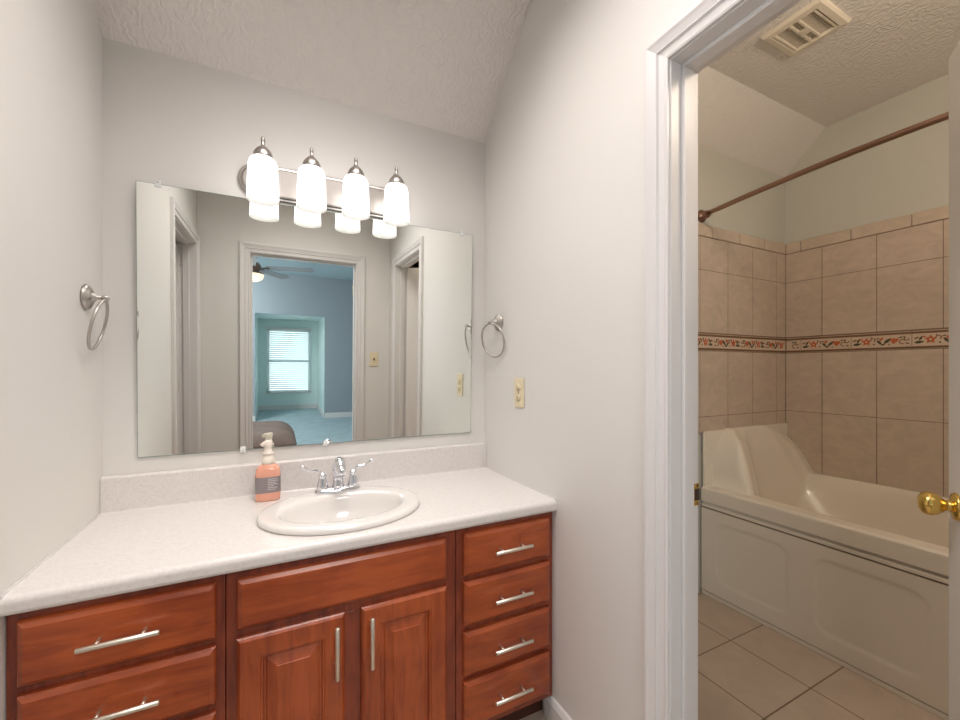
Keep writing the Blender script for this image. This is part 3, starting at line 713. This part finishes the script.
def border(place, length, start, m):
    """listello: P(s, z, h) with s along the wall, h out of the wall"""
    z0, z1 = 1.376, 1.471; s = start
    def quadbox(s0, s1, a, b_, h0, h1, mat):
        P = [place(s0, a, h0), place(s1, a, h0), place(s1, b_, h0), place(s0, b_, h0), place(s0, a, h1), place(s1, a, h1), place(s1, b_, h1), place(s0, b_, h1)]
        v = [m.bm.verts.new(p) for p in P]
        for q in [(3,2,1,0),(4,5,6,7),(0,1,5,4),(1,2,6,5),(2,3,7,6),(3,0,4,7)]: m.face([v[i] for i in q], mat)
    cnt = [0]
    def blob(pts, mat, h=0.0126):
        cnt[0] += 1; h += 0.00012*(cnt[0] % 9)
        pts = [(max(0.001, min(length-0.001, a)), b_) for a, b_ in pts]
        A_ = [m.bm.verts.new(place(a, b_, 0.0102)) for a, b_ in pts]; B_ = [m.bm.verts.new(place(a, b_, h)) for a, b_ in pts]
        m.face(B_, mat)
        for i in range(len(pts)): m.face([A_[i], A_[(i+1) % len(pts)], B_[(i+1) % len(pts)], B_[i]], mat)
    def leafp(cx, cz, ang, L, W, mat=LEAF):
        pts = []
        for t_, wv in ((0, 0), (0.25, 0.8), (0.5, 1), (0.8, 0.55), (1, 0), (0.8, -0.55), (0.5, -1), (0.25, -0.8)):
            px, pz = (t_-0.5)*L, wv*W/2
            pts.append((cx+px*math.cos(ang)-pz*math.sin(ang), cz+px*math.sin(ang)+pz*math.cos(ang)))
        blob(pts, mat)
    def star(cx, cz, R, mat, k=5, inner=0.5, rot=0.3):
        blob([(cx+(R if i % 2 == 0 else R*inner)*math.cos(rot+PI*i/k), cz+(R if i % 2 == 0 else R*inner)*math.sin(rot+PI*i/k)) for i in range(2*k)], mat)
    def dot(cx, cz, R, mat): blob([(cx+R*math.cos(PI*i/4), cz+R*math.sin(PI*i/4)) for i in range(8)], mat)
    def curl(cx, cz, R, a0, a1, mat=VINE, wd=0.0022):
        k = 8
        for i in range(k):
            a, b_ = a0+(a1-a0)*i/k, a0+(a1-a0)*(i+1)/k
            blob([(cx+(R-wd)*math.cos(a), cz+(R-wd)*math.sin(a)), (cx+(R+wd)*math.cos(a), cz+(R+wd)*math.sin(a)), (cx+(R+wd)*math.cos(b_), cz+(R+wd)*math.sin(b_)), (cx+(R-wd)*math.cos(b_), cz+(R-wd)*math.sin(b_))], mat, 0.0122)
    while s < length:
        a, b_ = max(0, s)+0.0015, min(length, s+0.256)-0.0015
        if b_-a > 0.01:
            quadbox(a, b_, z0, z1, 0.008, 0.0105, BORD)
            quadbox(a, b_, z0+0.003, z0+0.014, 0.0105, 0.0125, BLINE); quadbox(a, b_, z1-0.014, z1-0.003, 0.0105, 0.0125, BLINE)
        zc = (z0+z1)/2
        def ok(u): return 0.02 < s+u < length-0.02
        if ok(0.03): leafp(s+0.028, zc-0.012, 0.15, 0.040, 0.015); leafp(s+0.034, zc+0.008, 1.1, 0.026, 0.010); leafp(s+0.018, zc+0.010, 0.5, 0.022, 0.009, VINE)
        if ok(0.07): star(s+0.070, zc, 0.024, FLOW); dot(s+0.070, zc, 0.005, BORD); leafp(s+0.046, zc+0.016, 2.6, 0.016, 0.008, FLOW)
        if ok(0.10): curl(s+0.098, zc+0.008, 0.010, -1.0, 3.4); dot(s+0.103, zc-0.016, 0.004, LEAF); dot(s+0.092, zc+0.022, 0.003, LEAF)
        if ok(0.13): leafp(s+0.126, zc-0.006, -0.9, 0.034, 0.012); leafp(s+0.134, zc+0.012, 0.9, 0.028, 0.011, FLOW); leafp(s+0.119, zc+0.016, 0.2, 0.020, 0.007, VINE); leafp(s+0.142, zc-0.018, 0.4, 0.020, 0.009)
        if ok(0.16): leafp(s+0.160, zc+0.002, 0.75, 0.044, 0.015)
        if ok(0.19): leafp(s+0.186, zc, 1.5, 0.034, 0.020, FLOW); leafp(s+0.195, zc+0.002, 0.9, 0.034, 0.014, FLOW); leafp(s+0.178, zc+0.004, 2.2, 0.030, 0.012, FLOW); dot(s+0.166, zc-0.020, 0.004, VINE)
        if ok(0.22): curl(s+0.220, zc-0.006, 0.012, 0.6, 5.2); curl(s+0.236, zc+0.010, 0.009, 2, 6.4); dot(s+0.228, zc+0.018, 0.004, LEAF); leafp(s+0.214, zc+0.018, 0.3, 0.018, 0.007); leafp(s+0.240, zc-0.016, -0.4, 0.018, 0.008, VINE)
        s += 0.256
m = MB(); border(lambda s, z, h: (XTT-0.002-s, YT-h, z), XTT-0.002-(AX-0.055), -0.02, m); m.build('floral_border', ts, label='cream band with orange flowers and dark leaves')
m = MB(); border(lambda s, z, h: (XT-h, YTT-0.004-s, z), YTT-0.004-YTE-0.004, -0.172, m); m.build('floral_border', ts, label='cream band with orange flowers and dark leaves')

# ------------------------------------------------------------------ shower rod
sr = thing('shower_curtain_rod', (AX, YT, 2.14), 'curved brown bronze shower curtain rod above the bathtub', 'shower rod')
pts = []
y0, y1 = YT-0.006, YTE+0.006
for i in range(41):
    t_ = i/40; pts.append((AX-0.105*math.sin(PI*t_), y0+(y1-y0)*t_, 2.141))
m = MB(); m.tube(pts[1:-1], 0.0125, BRONZE, 16); m.build('rod', sr)
for ye, s in ((YT, -1), (YTE, 1)):
    m = MB(); m.lathe([(0.034, 0.0005), (0.036, 0.004), (0.034, 0.012), (0.026, 0.022), (0.020, 0.030), (0.022, 0.040), (0.017, 0.050), (0.014, 0.056)], BRONZE, (AX, ye, 2.141), (0, s, 0), 28); m.build('wall_flange', sr)

# ------------------------------------------------------------------ exhaust vent
vt = thing('ceiling_vent', (2.066, -0.776, HC), 'white plastic louvred exhaust fan vent on the tub room ceiling', 'ceiling vent')
vx0, vx1, vy0, vy1 = 1.943, 2.187, -0.891, -0.661
m = MB()
z = HC-0.0003
def rr(i, zz): return [(vx0+i, vy0+i, zz), (vx1-i, vy0+i, zz), (vx1-i, vy1-i, zz), (vx0+i, vy1-i, zz)]
m.rings([rr(0, z), rr(0.001, z-0.008), rr(0.008, z-0.016), rr(0.030, z-0.019), rr(0.034, z-0.014), rr(0.036, z-0.010)], VENTW, True, False, smooth=False); m.build('frame', vt)
m = MB(); ix0, ix1, iy0, iy1 = vx0+0.036, vx1-0.036, vy0+0.036, vy1-0.036
m.box(ix0, ix1, iy0, iy1, z-0.006, z-0.004, VENTD)
k = 17
for i in range(k+1):
    x = ix0+(ix1-ix0)*i/k; m.box(x-0.0021, x+0.0021, iy0, iy1, z-0.010, z-0.007, VENTW)
for yb in (iy0+0.004, (iy0+iy1)/2-0.016, (iy0+iy1)/2+0.016, iy1-0.004): m.box(ix0, ix1, yb-0.0035, yb+0.0035, z-0.018, z-0.007, VENTW)
m.box((ix0+ix1)/2-0.02, (ix0+ix1)/2+0.02, (iy0+iy1)/2-0.018, (iy0+iy1)/2+0.018, z-0.0185, z-0.008, VENTW, 0.001, 1)
m.build('grille', vt)

# ------------------------------------------------------------------ bedroom things seen in the mirror
cf = thing('ceiling_fan', (-0.30, -4.95, BH), 'grey ceiling fan with a glowing bowl light in the bedroom, seen in the mirror', 'ceiling fan')
fx, fy = -0.30, -4.95
m = MB(); m.lathe([(0.07, BH-0.0005), (0.065, BH-0.04), (0.015, BH-0.06), (0.013, BH-0.20)], SCREW, (fx, fy, 0)); m.build('downrod', cf)
m = MB(); m.lathe([(0.02, BH-0.20), (0.10, BH-0.215), (0.125, BH-0.25), (0.12, BH-0.31), (0.09, BH-0.34), (0.16, BH-0.36), (0.165, BH-0.375)], BRONZE, (fx, fy, 0)); m.build('motor_housing', cf)
m = MB(); m.lathe([(0.16, BH-0.375), (0.16, BH-0.40), (0.14, BH-0.44), (0.09, BH-0.47), (0.02, BH-0.485)], FANL, (fx, fy, 0)); m.build('light_bowl', cf)
for kk in range(5):
    m = MB(); a = 0.28+kk*2*PI/5
    m.box(fx+0.10, fx+0.24, fy-0.02, fy+0.02, BH-0.292, BH-0.284, BRONZE); m.prism([(fx+0.2, fy-0.055), (fx+0.78, fy-0.08), (fx+0.83, fy-0.05), (fx+0.83, fy+0.05), (fx+0.78, fy+0.08), (fx+0.2, fy+0.055)], 'z', BH-0.284, BH-0.276, FANM)
    rotate(m, 0.2, 'X', (fx, fy, BH-0.28)); rotate(m, a, 'Z', (fx, fy, 0)); m.build('blade', cf)
bd = thing('bed', (-0.85, -3.0, 0), 'bed with a rumpled dark brown spread beyond the doorway, seen in the mirror', 'bed')
m = MB(); m.box(-1.90, 0.20, -3.50, -2.35, 0.12, 0.56, BEDC, 0.19, 8); m.build('bedspread', bd)
m = MB(); m.box(-1.86, 0.04, -3.46, -2.39, 0.06, 0.24, BEDC, 0.01, 2); m.build('bed_base', bd)
for px in (-1.8, -0.02):
    for py in (-3.4, -2.45):
        m = MB(); m.lathe([(0.025, 0.0), (0.03, 0.07)], SCREW, (px, py, 0)); m.build('leg', bd)
